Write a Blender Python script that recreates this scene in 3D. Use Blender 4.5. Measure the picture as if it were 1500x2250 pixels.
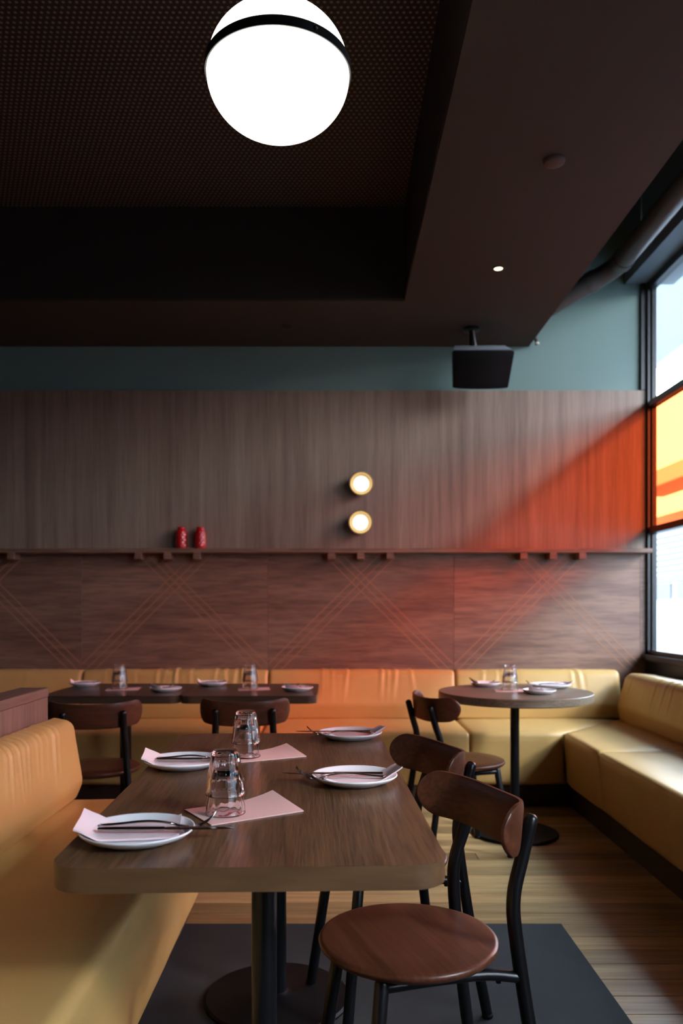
import bpy, bmesh, math, random
from mathutils import Vector, Matrix, noise
for o in list(bpy.data.objects): bpy.data.objects.remove(o)
S = bpy.context.scene
C = S.collection
PI = math.pi
random.seed(7)

# ------------------------------------------------------------------ camera
CAMZ = 1.19
cam_d = bpy.data.cameras.new('camera'); cam = bpy.data.objects.new('camera', cam_d); C.objects.link(cam)
cam.location = (0, 0, CAMZ); cam.rotation_euler = (PI/2, 0, 0)
cam_d.sensor_fit = 'HORIZONTAL'; cam_d.sensor_width = 24.0; cam_d.lens = 28.0
cam_d.shift_x = 0.010; cam_d.shift_y = 0.140
cam_d.clip_start = 0.05; cam_d.clip_end = 300
cam_d.dof.use_dof = True; cam_d.dof.focus_distance = 2.0; cam_d.dof.aperture_fstop = 3.2
S.camera = cam

# ------------------------------------------------------------------ sky
W = bpy.data.worlds.new('sky'); S.world = W; W.use_nodes = True
nt = W.node_tree; nt.nodes.clear()
wo = nt.nodes.new('ShaderNodeOutputWorld'); bg = nt.nodes.new('ShaderNodeBackground')
tc = nt.nodes.new('ShaderNodeTexCoord'); sx = nt.nodes.new('ShaderNodeSeparateXYZ'); rp = nt.nodes.new('ShaderNodeValToRGB')
nt.links.new(tc.outputs['Generated'], sx.inputs[0]); nt.links.new(sx.outputs['Z'], rp.inputs[0])
nt.links.new(rp.outputs[0], bg.inputs[0]); nt.links.new(bg.outputs[0], wo.inputs[0])
rp.color_ramp.elements[0].position = 0.0; rp.color_ramp.elements[0].color = (0.88, 0.94, 1.0, 1)
rp.color_ramp.elements[1].position = 0.9; rp.color_ramp.elements[1].color = (0.40, 0.66, 1.0, 1)
bg.inputs[1].default_value = 17.5
# hazy sun standing in the gap between the street awning and the low building opposite
sun_d = bpy.data.lights.new('sun', 'SUN'); sun = bpy.data.objects.new('sun', sun_d); C.objects.link(sun)
sun_d.energy = 2.5; sun_d.angle = math.radians(8); sun_d.color = (0.93, 0.96, 1.0)
sun.rotation_euler = Vector((math.cos(math.radians(37)), -0.60, math.sin(math.radians(37)))).to_track_quat('Z', 'Y').to_euler()
sun.location = (20, -8, 18)

# ------------------------------------------------------------------ exposure
S.view_settings.view_transform = 'Standard'; S.view_settings.look = 'None'
S.view_settings.gamma = 1.0; S.view_settings.use_curve_mapping = False
S.view_settings.exposure = 0.0
S.cycles.max_bounces = 8; S.cycles.diffuse_bounces = 3; S.cycles.glossy_bounces = 3; S.cycles.transmission_bounces = 8; S.cycles.transparent_max_bounces = 8
S.cycles.caustics_reflective = False

# ------------------------------------------------------------------ materials
MATS = {}
def nodes(name):
    m = bpy.data.materials.new(name); m.use_nodes = True
    t = m.node_tree; b = t.nodes['Principled BSDF']; MATS[name] = m
    return m, t, b
def plain(name, col, rough=0.5, metal=0.0, bump=0.0, bscale=200.0, spec=None, coat=0.0, var=0.0):
    m, t, b = nodes(name)
    b.inputs['Base Color'].default_value = (*col, 1); b.inputs['Roughness'].default_value = rough
    b.inputs['Metallic'].default_value = metal
    if spec is not None: b.inputs['Specular IOR Level'].default_value = spec
    b.inputs['Coat Weight'].default_value = coat
    if bump or var:
        tc = t.nodes.new('ShaderNodeTexCoord'); n = t.nodes.new('ShaderNodeTexNoise')
        n.inputs['Scale'].default_value = bscale; n.inputs['Detail'].default_value = 5
        t.links.new(tc.outputs['Object'], n.inputs['Vector'])
        if bump:
            bp = t.nodes.new('ShaderNodeBump'); bp.inputs['Strength'].default_value = bump; bp.inputs['Distance'].default_value = 0.002
            t.links.new(n.outputs['Fac'], bp.inputs['Height']); t.links.new(bp.outputs[0], b.inputs['Normal'])
        if var:
            n2 = t.nodes.new('ShaderNodeTexNoise'); n2.inputs['Scale'].default_value = 6; n2.inputs['Detail'].default_value = 4
            t.links.new(tc.outputs['Object'], n2.inputs['Vector'])
            mx = t.nodes.new('ShaderNodeMix'); mx.data_type = 'RGBA'
            mx.inputs['A'].default_value = (*[c*(1-var) for c in col], 1); mx.inputs['B'].default_value = (*[min(1, c*(1+var)) for c in col], 1)
            t.links.new(n2.outputs['Fac'], mx.inputs['Factor']); t.links.new(mx.outputs['Result'], b.inputs['Base Color'])
    return m
def wood(name, c1, c2, axis, rough=0.4, fine=90.0, broad=9.0, stretch=0.05, bump=0.3, coat=0.0, rnd=0.0, spec=0.5, dark=0.5):
    m, t, b = nodes(name); L = t.links
    tc = t.nodes.new('ShaderNodeTexCoord'); mp = t.nodes.new('ShaderNodeMapping')
    sc = [1, 1, 1]; sc['xyz'.index(axis)] = stretch
    mp.inputs['Scale'].default_value = sc; L.new(tc.outputs['Object'], mp.inputs['Vector'])
    vec = mp.outputs[0]
    if rnd:
        oi = t.nodes.new('ShaderNodeObjectInfo'); ad = t.nodes.new('ShaderNodeVectorMath'); ad.operation = 'ADD'
        ml = t.nodes.new('ShaderNodeMath'); ml.operation = 'MULTIPLY'; ml.inputs[1].default_value = 37.0
        L.new(oi.outputs['Random'], ml.inputs[0]); L.new(vec, ad.inputs[0]); L.new(ml.outputs[0], ad.inputs[1]); vec = ad.outputs[0]
    n1 = t.nodes.new('ShaderNodeTexNoise'); n1.inputs['Scale'].default_value = broad; n1.inputs['Detail'].default_value = 6; n1.inputs['Distortion'].default_value = 0.6
    n2 = t.nodes.new('ShaderNodeTexNoise'); n2.inputs['Scale'].default_value = fine; n2.inputs['Detail'].default_value = 4
    L.new(vec, n1.inputs['Vector']); L.new(vec, n2.inputs['Vector'])
    r1 = t.nodes.new('ShaderNodeValToRGB'); r1.color_ramp.elements[0].position = 0.3; r1.color_ramp.elements[1].position = 0.7
    r1.color_ramp.elements[0].color = (*c1, 1); r1.color_ramp.elements[1].color = (*c2, 1); L.new(n1.outputs['Fac'], r1.inputs[0])
    r2 = t.nodes.new('ShaderNodeValToRGB'); r2.color_ramp.elements[0].position = 0.35; r2.color_ramp.elements[1].position = 0.6
    r2.color_ramp.elements[0].color = (dark, dark, dark, 1); r2.color_ramp.elements[1].color = (1, 1, 1, 1); L.new(n2.outputs['Fac'], r2.inputs[0])
    mx = t.nodes.new('ShaderNodeMix'); mx.data_type = 'RGBA'; mx.blend_type = 'MULTIPLY'; mx.inputs['Factor'].default_value = 1
    L.new(r1.outputs[0], mx.inputs['A']); L.new(r2.outputs[0], mx.inputs['B']); out = mx.outputs['Result']
    if rnd:
        hs = t.nodes.new('ShaderNodeHueSaturation'); mr = t.nodes.new('ShaderNodeMapRange')
        mr.inputs['To Min'].default_value = 1-rnd; mr.inputs['To Max'].default_value = 1+rnd
        L.new(oi.outputs['Random'], mr.inputs['Value']); L.new(mr.outputs[0], hs.inputs['Value']); L.new(out, hs.inputs['Color']); out = hs.outputs[0]
    L.new(out, b.inputs['Base Color'])
    b.inputs['Roughness'].default_value = rough; b.inputs['Coat Weight'].default_value = coat; b.inputs['Coat Roughness'].default_value = 0.15
    b.inputs['Specular IOR Level'].default_value = spec
    bp = t.nodes.new('ShaderNodeBump'); bp.inputs['Strength'].default_value = bump; bp.inputs['Distance'].default_value = 0.001
    L.new(n2.outputs['Fac'], bp.inputs['Height']); L.new(bp.outputs[0], b.inputs['Normal'])
    return m
def emit(name, col, strength):
    m = bpy.data.materials.new(name); m.use_nodes = True; t = m.node_tree; t.nodes.clear()
    e = t.nodes.new('ShaderNodeEmission'); o = t.nodes.new('ShaderNodeOutputMaterial')
    e.inputs[0].default_value = (*col, 1); e.inputs[1].default_value = strength; t.links.new(e.outputs[0], o.inputs[0]); MATS[name] = m
    return m
def pane_mat(name, col):
    m = bpy.data.materials.new(name); m.use_nodes = True; t = m.node_tree; t.nodes.clear()
    o = t.nodes.new('ShaderNodeOutputMaterial'); tr = t.nodes.new('ShaderNodeBsdfTransparent'); g = t.nodes.new('ShaderNodeBsdfGlossy')
    lw_ = t.nodes.new('ShaderNodeLayerWeight'); lw_.inputs[0].default_value = 0.5; pw = t.nodes.new('ShaderNodeMath'); pw.operation = 'POWER'; pw.inputs[1].default_value = 5.0
    fr = t.nodes.new('ShaderNodeMath'); fr.operation = 'MULTIPLY_ADD'; fr.inputs[1].default_value = 0.85; fr.inputs[2].default_value = 0.03
    t.links.new(lw_.outputs['Facing'], pw.inputs[0]); t.links.new(pw.outputs[0], fr.inputs[0]); mx = t.nodes.new('ShaderNodeMixShader')
    tr.inputs[0].default_value = (*col, 1); g.inputs['Roughness'].default_value = 0.02
    t.links.new(fr.outputs[0], mx.inputs[0]); t.links.new(tr.outputs[0], mx.inputs[1]); t.links.new(g.outputs[0], mx.inputs[2])
    t.links.new(mx.outputs[0], o.inputs[0]); MATS[name] = m
    return m

wood('panel_upper', (0.20, 0.125, 0.09), (0.34, 0.235, 0.175), 'z', 0.42, fine=120, broad=14, stretch=0.035, bump=0.15, dark=0.8)
wood('panel_lower', (0.17, 0.085, 0.06), (0.30, 0.165, 0.115), 'x', 0.40, fine=70, broad=14, stretch=0.10, bump=0.15, rnd=0.10, dark=0.7)
wood('shelf_wood', (0.20, 0.10, 0.065), (0.28, 0.15, 0.10), 'x', 0.4, fine=90, stretch=0.05, bump=0.1)
wood('table_oak', (0.112, 0.054, 0.022), (0.200, 0.104, 0.046), 'y', 0.30, fine=170, broad=10, stretch=0.05, bump=1.0, dark=0.45)
wood('table_dark', (0.055, 0.032, 0.020), (0.095, 0.058, 0.036), 'x', 0.28, fine=150, broad=10, stretch=0.045, bump=0.4, dark=0.65)
wood('table_grey', (0.15, 0.112, 0.075), (0.24, 0.185, 0.13), 'x', 0.35, fine=150, broad=10, stretch=0.045, bump=0.4, dark=0.65)
wood('walnut', (0.060, 0.018, 0.008), (0.120, 0.038, 0.018), 'x', 0.36, fine=110, broad=14, stretch=0.06, bump=0.12, coat=0.04, spec=0.35, dark=0.65)
wood('partition_wood', (0.17, 0.095, 0.07), (0.27, 0.16, 0.12), 'z', 0.42, fine=120, broad=14, stretch=0.04, bump=0.15, dark=0.7)
wood('cap_wood', (0.15, 0.08, 0.06), (0.24, 0.14, 0.105), 'y', 0.42, fine=120, broad=14, stretch=0.04, bump=0.15, dark=0.7)
wood('floor_wood', (0.38, 0.205, 0.075), (0.62, 0.40, 0.175), 'x', 0.34, fine=70, broad=16, stretch=0.05, bump=0.1, rnd=0.42, dark=0.7)
wood('table_edge', (0.095, 0.047, 0.02), (0.165, 0.086, 0.038), 'x', 0.4, fine=60, broad=14, stretch=0.12, bump=0.1, dark=0.8)
plain('mustard', (0.56, 0.335, 0.115), 0.36, bump=0.25, bscale=420, var=0.10, spec=0.4)
plain('green_paint', (0.155, 0.235, 0.215), 0.55, bump=0.05, bscale=60)
plain('grey_blue_paint', (0.16, 0.21, 0.25), 0.55)
plain('brown_paint', (0.036, 0.024, 0.0145), 0.7, bump=0.04, bscale=40)
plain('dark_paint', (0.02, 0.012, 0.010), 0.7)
plain('shell_paint', (0.05, 0.035, 0.03), 0.8)
plain('black_metal', (0.004, 0.004, 0.005), 0.3, spec=0.3)
plain('black_matte', (0.004, 0.004, 0.0045), 0.5, spec=0.12)
plain('frame_black', (0.015, 0.016, 0.018), 0.3)
plain('plinth_dark', (0.035, 0.016, 0.011), 0.5)
plain('mat_grey', (0.030, 0.031, 0.030), 0.75, bump=0.4, bscale=500, var=0.3, spec=0.25)
plain('pipe_paint', (0.07, 0.065, 0.062), 0.35)
plain('porcelain', (0.90, 0.90, 0.92), 0.15)
plain('napkin', (0.92, 0.76, 0.78), 0.85, bump=0.2, bscale=500)
plain('card_pink', (0.80, 0.52, 0.48), 0.7, var=0.08)
plain('print_red', (0.42, 0.05, 0.06), 0.7)
plain('steel', (0.42, 0.38, 0.37), 0.16, metal=1.0)
plain('brass', (0.62, 0.43, 0.20), 0.28, metal=1.0)
plain('red_glass', (0.50, 0.008, 0.010), 0.08, coat=0.8)
plain('inlay', (0.36, 0.16, 0.09), 0.4)
plain('detector_brown', (0.07, 0.035, 0.035), 0.5)
plain('highlight_grey', (0.30, 0.32, 0.34), 0.35)  # pale tone for the window light painted on the speaker top
plain('white_plastic', (0.6, 0.58, 0.55), 0.4)
plain('concrete', (0.13, 0.13, 0.13), 0.8, var=0.1)
plain('facade_white', (0.34, 0.36, 0.38), 0.7, var=0.06)
plain('facade_grey', (0.07, 0.08, 0.095), 0.6)
plain('facade_warm', (0.6, 0.5, 0.4), 0.7)
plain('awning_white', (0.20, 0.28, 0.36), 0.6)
emit('opal_lit', (1.0, 0.95, 0.86), 3.2)
emit('sconce_lit', (1.0, 0.92, 0.76), 1.8)
emit('downlight_lit', (1.0, 0.85, 0.55), 4.0)
pane_mat('glass_clear', (0.98, 0.985, 0.985))
pane_mat('glass_orange', (1.0, 0.36, 0.19))
m, t, b = nodes('tumbler_glass')
b.inputs['Base Color'].default_value = (1, 1, 1, 1); b.inputs['Roughness'].default_value = 0.0
b.inputs['Transmission Weight'].default_value = 1.0; b.inputs['IOR'].default_value = 1.45
# perforated acoustic ceiling: staggered dot grid in object space
m, t, b = nodes('perforated'); L = t.links
tc = t.nodes.new('ShaderNodeTexCoord'); sp = t.nodes.new('ShaderNodeSeparateXYZ'); L.new(tc.outputs['Object'], sp.inputs[0])
def mth(op, a, bb=None):
    n = t.nodes.new('ShaderNodeMath'); n.operation = op
    for i, v in enumerate((a, bb)):
        if v is None: continue
        if isinstance(v, (int, float)): n.inputs[i].default_value = v
        else: L.new(v, n.inputs[i])
    return n.outputs[0]
px, py = 0.026, 0.027
v = mth('DIVIDE', sp.outputs['Y'], py); row = mth('FLOOR', v); fv = mth('SUBTRACT', mth('FRACT', v), 0.5)
u = mth('ADD', mth('DIVIDE', sp.outputs['X'], px), mth('MULTIPLY', mth('MODULO', mth('ABSOLUTE', row), 2), 0.5))
fu = mth('SUBTRACT', mth('FRACT', u), 0.5)
d = mth('SQRT', mth('ADD', mth('MULTIPLY', fu, fu), mth('MULTIPLY', fv, fv)))
mk = mth('LESS_THAN', d, 0.24)
mx = t.nodes.new('ShaderNodeMix'); mx.data_type = 'RGBA'; L.new(mk, mx.inputs['Factor'])
mx.inputs['A'].default_value = (0.028, 0.014, 0.010, 1); mx.inputs['B'].default_value = (0.24, 0.19, 0.165, 1)
L.new(mx.outputs['Result'], b.inputs['Base Color']); b.inputs['Roughness'].default_value = 0.7

# ------------------------------------------------------------------ helpers
def tag(o, label=None, cat=None, group=None, kind=None):
    if label: o['label'] = label
    if cat: o['category'] = cat
    if group: o['group'] = group
    if kind: o['kind'] = kind
    return o
def thing(name, label, cat, loc=(0, 0, 0), rz=0.0, group=None, kind=None):
    o = bpy.data.objects.new(name, None); C.objects.link(o); o.empty_display_size = 0.1
    o.location = loc; o.rotation_euler = (0, 0, rz); tag(o, label, cat, group, kind)
    return o
def obj(name, bm, mat, parent=None, smooth=False, world=False):
    me = bpy.data.meshes.new(name)
    bmesh.ops.recalc_face_normals(bm, faces=bm.faces[:])
    if world and parent is not None:
        Mx = Matrix.Translation(parent.location) @ Matrix.Rotation(parent.rotation_euler.z, 4, 'Z')
        bmesh.ops.transform(bm, matrix=Mx.inverted(), verts=bm.verts[:])
    bm.to_mesh(me); bm.free()
    me.materials.append(MATS[mat])
    if smooth:
        for p in me.polygons: p.use_smooth = True
        if smooth != True: me.set_sharp_from_angle(angle=math.radians(smooth))
    o = bpy.data.objects.new(name, me); C.objects.link(o)
    if parent is not None: o.parent = parent
    return o
def box(bm, x0, x1, y0, y1, z0, z1, bev=0.0, seg=2):
    vs = [bm.verts.new(p) for p in ((x0,y0,z0),(x1,y0,z0),(x1,y1,z0),(x0,y1,z0),(x0,y0,z1),(x1,y0,z1),(x1,y1,z1),(x0,y1,z1))]
    fs = [bm.faces.new([vs[i] for i in f]) for f in ((0,3,2,1),(4,5,6,7),(0,1,5,4),(1,2,6,5),(2,3,7,6),(3,0,4,7))]
    if bev:
        es = {e for f in fs for e in f.edges}
        bmesh.ops.bevel(bm, geom=list(es), offset=bev, segments=seg, profile=0.5, affect='EDGES')
def mbox(x0, x1, y0, y1, z0, z1, bev=0.0, seg=2):
    bm = bmesh.new(); box(bm, x0, x1, y0, y1, z0, z1, bev, seg); return bm
def lathe(prof, n=48, bm=None, fn=None, cap=True, center=(0, 0, 0)):
    """prof: list of (r, z); r==0 ends make a pole"""
    bm = bm or bmesh.new(); rings = []
    cx, cy, cz = center
    for (r, z) in prof:
        if r < 1e-6: rings.append([bm.verts.new((cx, cy, cz+z))]); continue
        ring = []
        for i in range(n):
            a = 2*PI*i/n; rr = fn(r, z, a) if fn else r
            ring.append(bm.verts.new((cx+rr*math.cos(a), cy+rr*math.sin(a), cz+z)))
        rings.append(ring)
    for A, B in zip(rings, rings[1:]):
        for i in range(n):
            j = (i+1) % n
            if len(A) == 1 and len(B) == 1: continue
            if len(A) == 1: bm.faces.new((A[0], B[i], B[j]))
            elif len(B) == 1: bm.faces.new((A[i], A[j], B[0]))
            else: bm.faces.new((A[i], A[j], B[j], B[i]))
    if cap:
        for R in (rings[0], rings[-1]):
            if len(R) > 1: bm.faces.new(R)
    return bm
def tube(pts, rad, n=14, bm=None, round_ends=True):
    """swept circular tube along 3-D points; rad number or list"""
    bm = bm or bmesh.new(); P = [Vector(p) for p in pts]
    R = [rad]*len(P) if isinstance(rad, (int, float)) else list(rad)
    if round_ends:
        t0 = (P[0]-P[1]).normalized(); t1 = (P[-1]-P[-2]).normalized(); a0, a1 = P[0], P[-1]; r0, r1 = R[0], R[-1]
        P = [a0+t0*r0*0.75, a0+t0*r0*0.5] + P + [a1+t1*r1*0.5, a1+t1*r1*0.75]
        R = [r0*0.45, r0*0.82] + R + [r1*0.82, r1*0.45]
    up = None; rings = []
    for i, p in enumerate(P):
        t = ((P[i+1]-p) if i == 0 else (p-P[i-1]) if i == len(P)-1 else (P[i+1]-p).normalized()+(p-P[i-1]).normalized()).normalized()
        if up is None: up = t.orthogonal().normalized()
        up = (up - t*up.dot(t)).normalized(); s = t.cross(up)
        rings.append([bm.verts.new(p+(up*math.cos(2*PI*k/n)+s*math.sin(2*PI*k/n))*R[i]) for k in range(n)])
    for A, B in zip(rings, rings[1:]):
        for k in range(n): bm.faces.new((A[k], A[(k+1) % n], B[(k+1) % n], B[k]))
    bm.faces.new(rings[0]); bm.faces.new(rings[-1])
    return bm
def smooth_path(pts, n=5):
    """Catmull-Rom through points"""
    P = [Vector(p) for p in pts]; P = [2*P[0]-P[1]] + P + [2*P[-1]-P[-2]]; out = []
    for i in range(1, len(P)-2):
        for k in range(n):
            t = k/n; a, b, c, d = P[i-1], P[i], P[i+1], P[i+2]
            out.append(0.5*((2*b)+(c-a)*t+(2*a-5*b+4*c-d)*t*t+(3*b-a-3*c+d)*t*t*t))
    out.append(P[-2]); return out
def round_poly(pts, rads, seg=6):
    out = []; n = len(pts)
    for i in range(n):
        p = Vector(pts[i]); a = Vector(pts[i-1]); b = Vector(pts[(i+1) % n]); r = rads[i] if not isinstance(rads, (int, float)) else rads
        if r <= 0: out.append(p); continue
        u = (a-p).normalized(); v = (b-p).normalized(); ang = u.angle(v); d = min(r/math.tan(ang/2), (a-p).length*0.49, (b-p).length*0.49)
        rr = d*math.tan(ang/2); c = p+(u+v).normalized()*(rr/math.sin(ang/2))
        s = p+u*d-c; e = p+v*d-c; tot = s.angle(e)
        sg = 1 if s.x*e.y-s.y*e.x > 0 else -1
        for k in range(seg+1):
            w = sg*tot*k/seg; out.append(c+Vector((s.x*math.cos(w)-s.y*math.sin(w), s.x*math.sin(w)+s.y*math.cos(w))))
    return out
def prism(poly, z0, z1, bev=0.0, bm=None, seg=2):
    bm = bm or bmesh.new(); A = [bm.verts.new((p[0], p[1], z0)) for p in poly]; B = [bm.verts.new((p[0], p[1], z1)) for p in poly]; n = len(poly)
    fs = [bm.faces.new(A[::-1]), bm.faces.new(B)] + [bm.faces.new((A[i], A[(i+1) % n], B[(i+1) % n], B[i])) for i in range(n)]
    if bev:
        es = list(fs[0].edges)+list(fs[1].edges)
        bmesh.ops.bevel(bm, geom=es, offset=bev, segments=seg, profile=0.5, affect='EDGES')
    return bm
def resample(loop, step):
    out = []; n = len(loop)
    for i in range(n):
        a = Vector(loop[i]); b = Vector(loop[(i+1) % n]); k = max(1, int((b-a).length/step))
        for j in range(k): out.append(a+(b-a)*j/k)
    return out
def cushion(prof, u0, u1, mapf, r=0.03, pleats=(), pleat_w=None, puff=0.004, step=0.03, seed=0, du=0.010):
    """extrude closed profile [(d,z)] between u0(d) and u1(d); rounded ends, stitched pleats, slight puffiness"""
    prof = resample(prof, step); n = len(prof)
    f0 = u0 if callable(u0) else (lambda d: u0); f1 = u1 if callable(u1) else (lambda d: u1)
    area = sum(prof[i].x*prof[(i+1) % n].y-prof[(i+1) % n].x*prof[i].y for i in range(n)); sg = 1 if area > 0 else -1
    nor = []
    for i in range(n):
        t = (prof[(i+1) % n]-prof[i-1]).normalized(); nor.append(Vector((t.y, -t.x))*sg)
    Ltot = abs(f1(0)-f0(0)); us = []
    for k in range(6):
        a = k/5*PI/2; us.append((r*(1-math.cos(a)), r*(1-math.sin(a))))
    m = max(8, int((Ltot-2*r)/du)) if pleats else max(6, int((Ltot-2*r)/0.08))
    mid = [(r+(Ltot-2*r)*k/m, 0.0) for k in range(1, m)]
    seq = us+mid+[(Ltot-a, i) for a, i in us[::-1]]
    bm = bmesh.new(); rings = []
    for (u, ins) in seq:
        f = u/Ltot; ring = []
        for i, p in enumerate(prof):
            off = -ins+puff*math.sin(PI*f)**0.5*(1 if ins < 1e-6 else 0)
            if pleats and pleat_w:
                w = pleat_w(p.x, p.y)
                if w > 0:
                    for (pu, pa, ps, sl) in pleats:
                        q = (u-pu-sl*(p.y-0.7))/ps
                        if abs(q) < 3: off += w*pa*(math.exp(-q*q)-0.6*math.exp(-(q-1.4)**2))
            off += 0.0025*noise.noise(Vector((u*5+seed, p.x*7, p.y*7)))
            q = p+nor[i]*off
            ua = f0(p.x); ub = f1(p.x)
            ring.append(bm.verts.new(mapf(ua+(ub-ua)*f, q.x, q.y)))
        rings.append(ring)
    for A, B in zip(rings, rings[1:]):
        for i in range(n): bm.faces.new((A[i], A[(i+1) % n], B[(i+1) % n], B[i]))
    bm.faces.new(rings[0]); bm.faces.new(rings[-1])
    return bm
def dup(root, loc, rz=None, label=None, name=None):
    r = root.copy(); C.objects.link(r); r.location = loc
    if rz is not None: r.rotation_euler = (0, 0, rz)
    if label: r['label'] = label
    for ch in list(root.children):
        c = ch.copy(); C.objects.link(c); c.parent = r
        for g in list(ch.children):
            d = g.copy(); C.objects.link(d); d.parent = c
    return r

# ------------------------------------------------------------------ room shell
WY = 5.5        # back wall
WX = 2.14       # window wall
SOF = 2.992     # soffit height
floor = obj('floor', mbox(-5, WX+0.1, -3, WY, -0.12, -0.02), 'plinth_dark'); tag(floor, kind='structure')
bw = 0.11; plank_me = {}
yy = -0.2; rowi = 0
while yy < 4.86:
    xs = [-3.0+random.uniform(0, 1.2)]
    while xs[-1] < 1.50: xs.append(xs[-1]+random.choice((1.5, 1.8, 2.2, 2.6)))
    edges = [-3.2]+[x for x in xs if -3.0 < x < 1.3]+[1.62]
    for a, b2 in zip(edges, edges[1:]):
        o = obj('floorboard', mbox(a+0.0008, b2-0.0008, yy+0.0012, yy+bw-0.0012, -0.02, 0.0, 0.0015, 1), 'floor_wood', floor)
    yy += bw; rowi += 1
wall_back = obj('wall_back', mbox(-5, WX+0.06, WY, WY+0.2, -0.1, 4.3), 'green_paint'); tag(wall_back, kind='structure')
obj('upper_panel', mbox(-5, WX, WY-0.022, WY, 1.575, 2.684, 0.001, 1), 'panel_upper', wall_back)
joints = [-3.02, -1.74, -0.46, 0.82, 2.10]
lp = []
for a, b2 in zip(joints, joints[1:]+[None]):
    if b2 is None: b2 = WX
    p = obj('lower_panel', mbox(a+0.0006, b2-0.0006, WY-0.02, WY, 0.05, 1.575, 0.0008, 1), 'panel_lower', wall_back); lp.append(p)
obj('lower_panel', mbox(-5, -3.0206, WY-0.02, WY, 0.05, 1.575, 0.0008, 1), 'panel_lower', wall_back)
zt = 0.797; zl0, zl1 = 0.70, 1.572; sl = 0.985; lw = 0.0075
for pi, (a, b2) in enumerate(zip(joints, joints[1:])):
    for k in range(3):
        for sgn in (1, -1):
            xj = a if sgn > 0 else b2
            f = lambda z: xj+sgn*(k*0.063+(z-zt)/sl)
            z0, z1 = zl0, zl1
            if f(z0) < a+0.004 and sgn > 0: z0 = zt-k*0.063*sl+0.006
            if f(z0) > b2-0.004 and sgn < 0: z0 = zt-k*0.063*sl+0.006
            bm = bmesh.new(); q = lw/2*1.42
            vs = [bm.verts.new((x, y, z)) for y in (WY-0.0212, WY-0.0195) for (x, z) in ((f(z0)-q, z0), (f(z0)+q, z0), (f(z1)+q, z1), (f(z1)-q, z1))]
            for fc in ((0,1,2,3),(7,6,5,4),(0,4,5,1),(1,5,6,2),(2,6,7,3),(3,7,4,0)): bm.faces.new([vs[i] for i in fc])
            obj('inlay_strip', bm, 'inlay', lp[pi])
tag(obj('wall_left', mbox(-5.2, -5, -3, WY, -0.1, 4.3), 'shell_paint'), kind='structure')
tag(obj('wall_front', mbox(-5.2, WX+0.3, -3.2, -3, -0.1, 4.3), 'shell_paint'), kind='structure')
# window wall: dado below, lintel and wall above
wr = obj('wall_right', mbox(WX, WX+0.2, -3, WY, -0.1, 0.83), 'frame_black'); tag(wr, kind='structure')
obj('lintel', mbox(WX-0.14, WX+0.2, -3, WY, 3.42, 4.3), 'grey_blue_paint', wr)
obj('pier', mbox(WX, WX+0.2, -3, -1.5, 0.83, 3.42), 'grey_blue_paint', wr)
obj('pier', mbox(WX, WX+0.2, 0.9, 2.4, 0.83, 3.42), 'grey_blue_paint', wr)
# ceilings
RX0, RX1, RY1 = 0.41, 1.34, 4.68
ceil = obj('ceiling', mbox(-5, WX+0.2, -3, WY, 4.2, 4.3), 'grey_blue_paint'); tag(ceil, kind='structure')
cp = obj('perforated_panel', mbox(-5, RX0, -3, RY1, 3.54, 3.58), 'perforated', ceil)
bm = bmesh.new()
poly = [(-5, RY1), (RX0, RY1), (RX0, -3), (RX1, -3), (RX1, WY), (-5, WY)]
prism(poly, SOF, 4.2, 0, bm)
tr = obj('bulkhead', bm, 'brown_paint', ceil)
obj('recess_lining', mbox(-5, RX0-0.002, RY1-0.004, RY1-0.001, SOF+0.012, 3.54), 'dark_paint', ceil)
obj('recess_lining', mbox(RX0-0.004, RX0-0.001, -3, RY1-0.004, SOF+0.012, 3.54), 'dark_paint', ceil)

# window
win = bpy.data.objects.new('window_1', None); C.objects.link(win); tag(win, 'tall black framed window with an orange middle row of panes', kind='structure')
Z0, ZA, ZB, Z1 = 0.87, 1.718, 2.58, 3.42
for (ya, yb, first_) in ((2.4, 5.44, True), (-1.5, 0.9, False)):
    obj('sill', mbox(WX-0.03, WX+0.2, ya, yb+(0.059 if first_ else 0), 0.83, Z0, 0.003, 1), 'frame_black', win)
    if first_:
        obj('jamb', mbox(WX-0.035, WX+0.02, 5.475, WY-0.001, 2.686, Z1, 0.002, 1), 'frame_black', win)
        obj('jamb', mbox(WX, WX+0.022, 5.452, WY-0.001, Z0, Z1, 0.003, 1), 'frame_black', win)
        obj('jamb', mbox(WX+0.026, WX+0.06, 5.44, WY-0.001, Z0, Z1, 0.003, 1), 'frame_black', win)
    obj('head_rail', mbox(WX+0.005, WX+0.06, ya, yb, Z1-0.05, Z1, 0.003, 1), 'frame_black', win)
    obj('bottom_rail', mbox(WX+0.005, WX+0.06, ya, yb, Z0, Z0+0.03, 0.003, 1), 'frame_black', win)
    for z in (ZA, ZB): obj('transom', mbox(WX+0.004, WX+0.06, ya, yb, z-0.022, z+0.022, 0.003, 1), 'frame_black', win)
    ym = [ya, ya+(yb-ya)/2, yb]
    for q, y in enumerate(ym):
        if q == 2 and first_: continue
        obj('mullion', mbox(WX+0.005, WX+0.06, y-(0 if q == 0 else 0.03 if q == 1 else 0.06), y+(0.06 if q == 0 else 0.03 if q == 1 else 0), Z0+0.03, Z1-0.05, 0.003, 1), 'frame_black', win)
    for y0, y1 in zip(ym, ym[1:]):
        for z0, z1, mt in ((Z0+0.03, ZA-0.022, 'glass_clear'), (ZA+0.022, ZB-0.022, 'glass_orange' if first_ else 'glass_clear'), (ZB+0.022, Z1-0.05, 'glass_clear')):
            o = obj('pane', mbox(WX+0.036, WX+0.042, y0, y1, z0, z1), mt, win)
            if mt == 'glass_orange': o['label'] = 'orange tinted pane'

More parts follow.
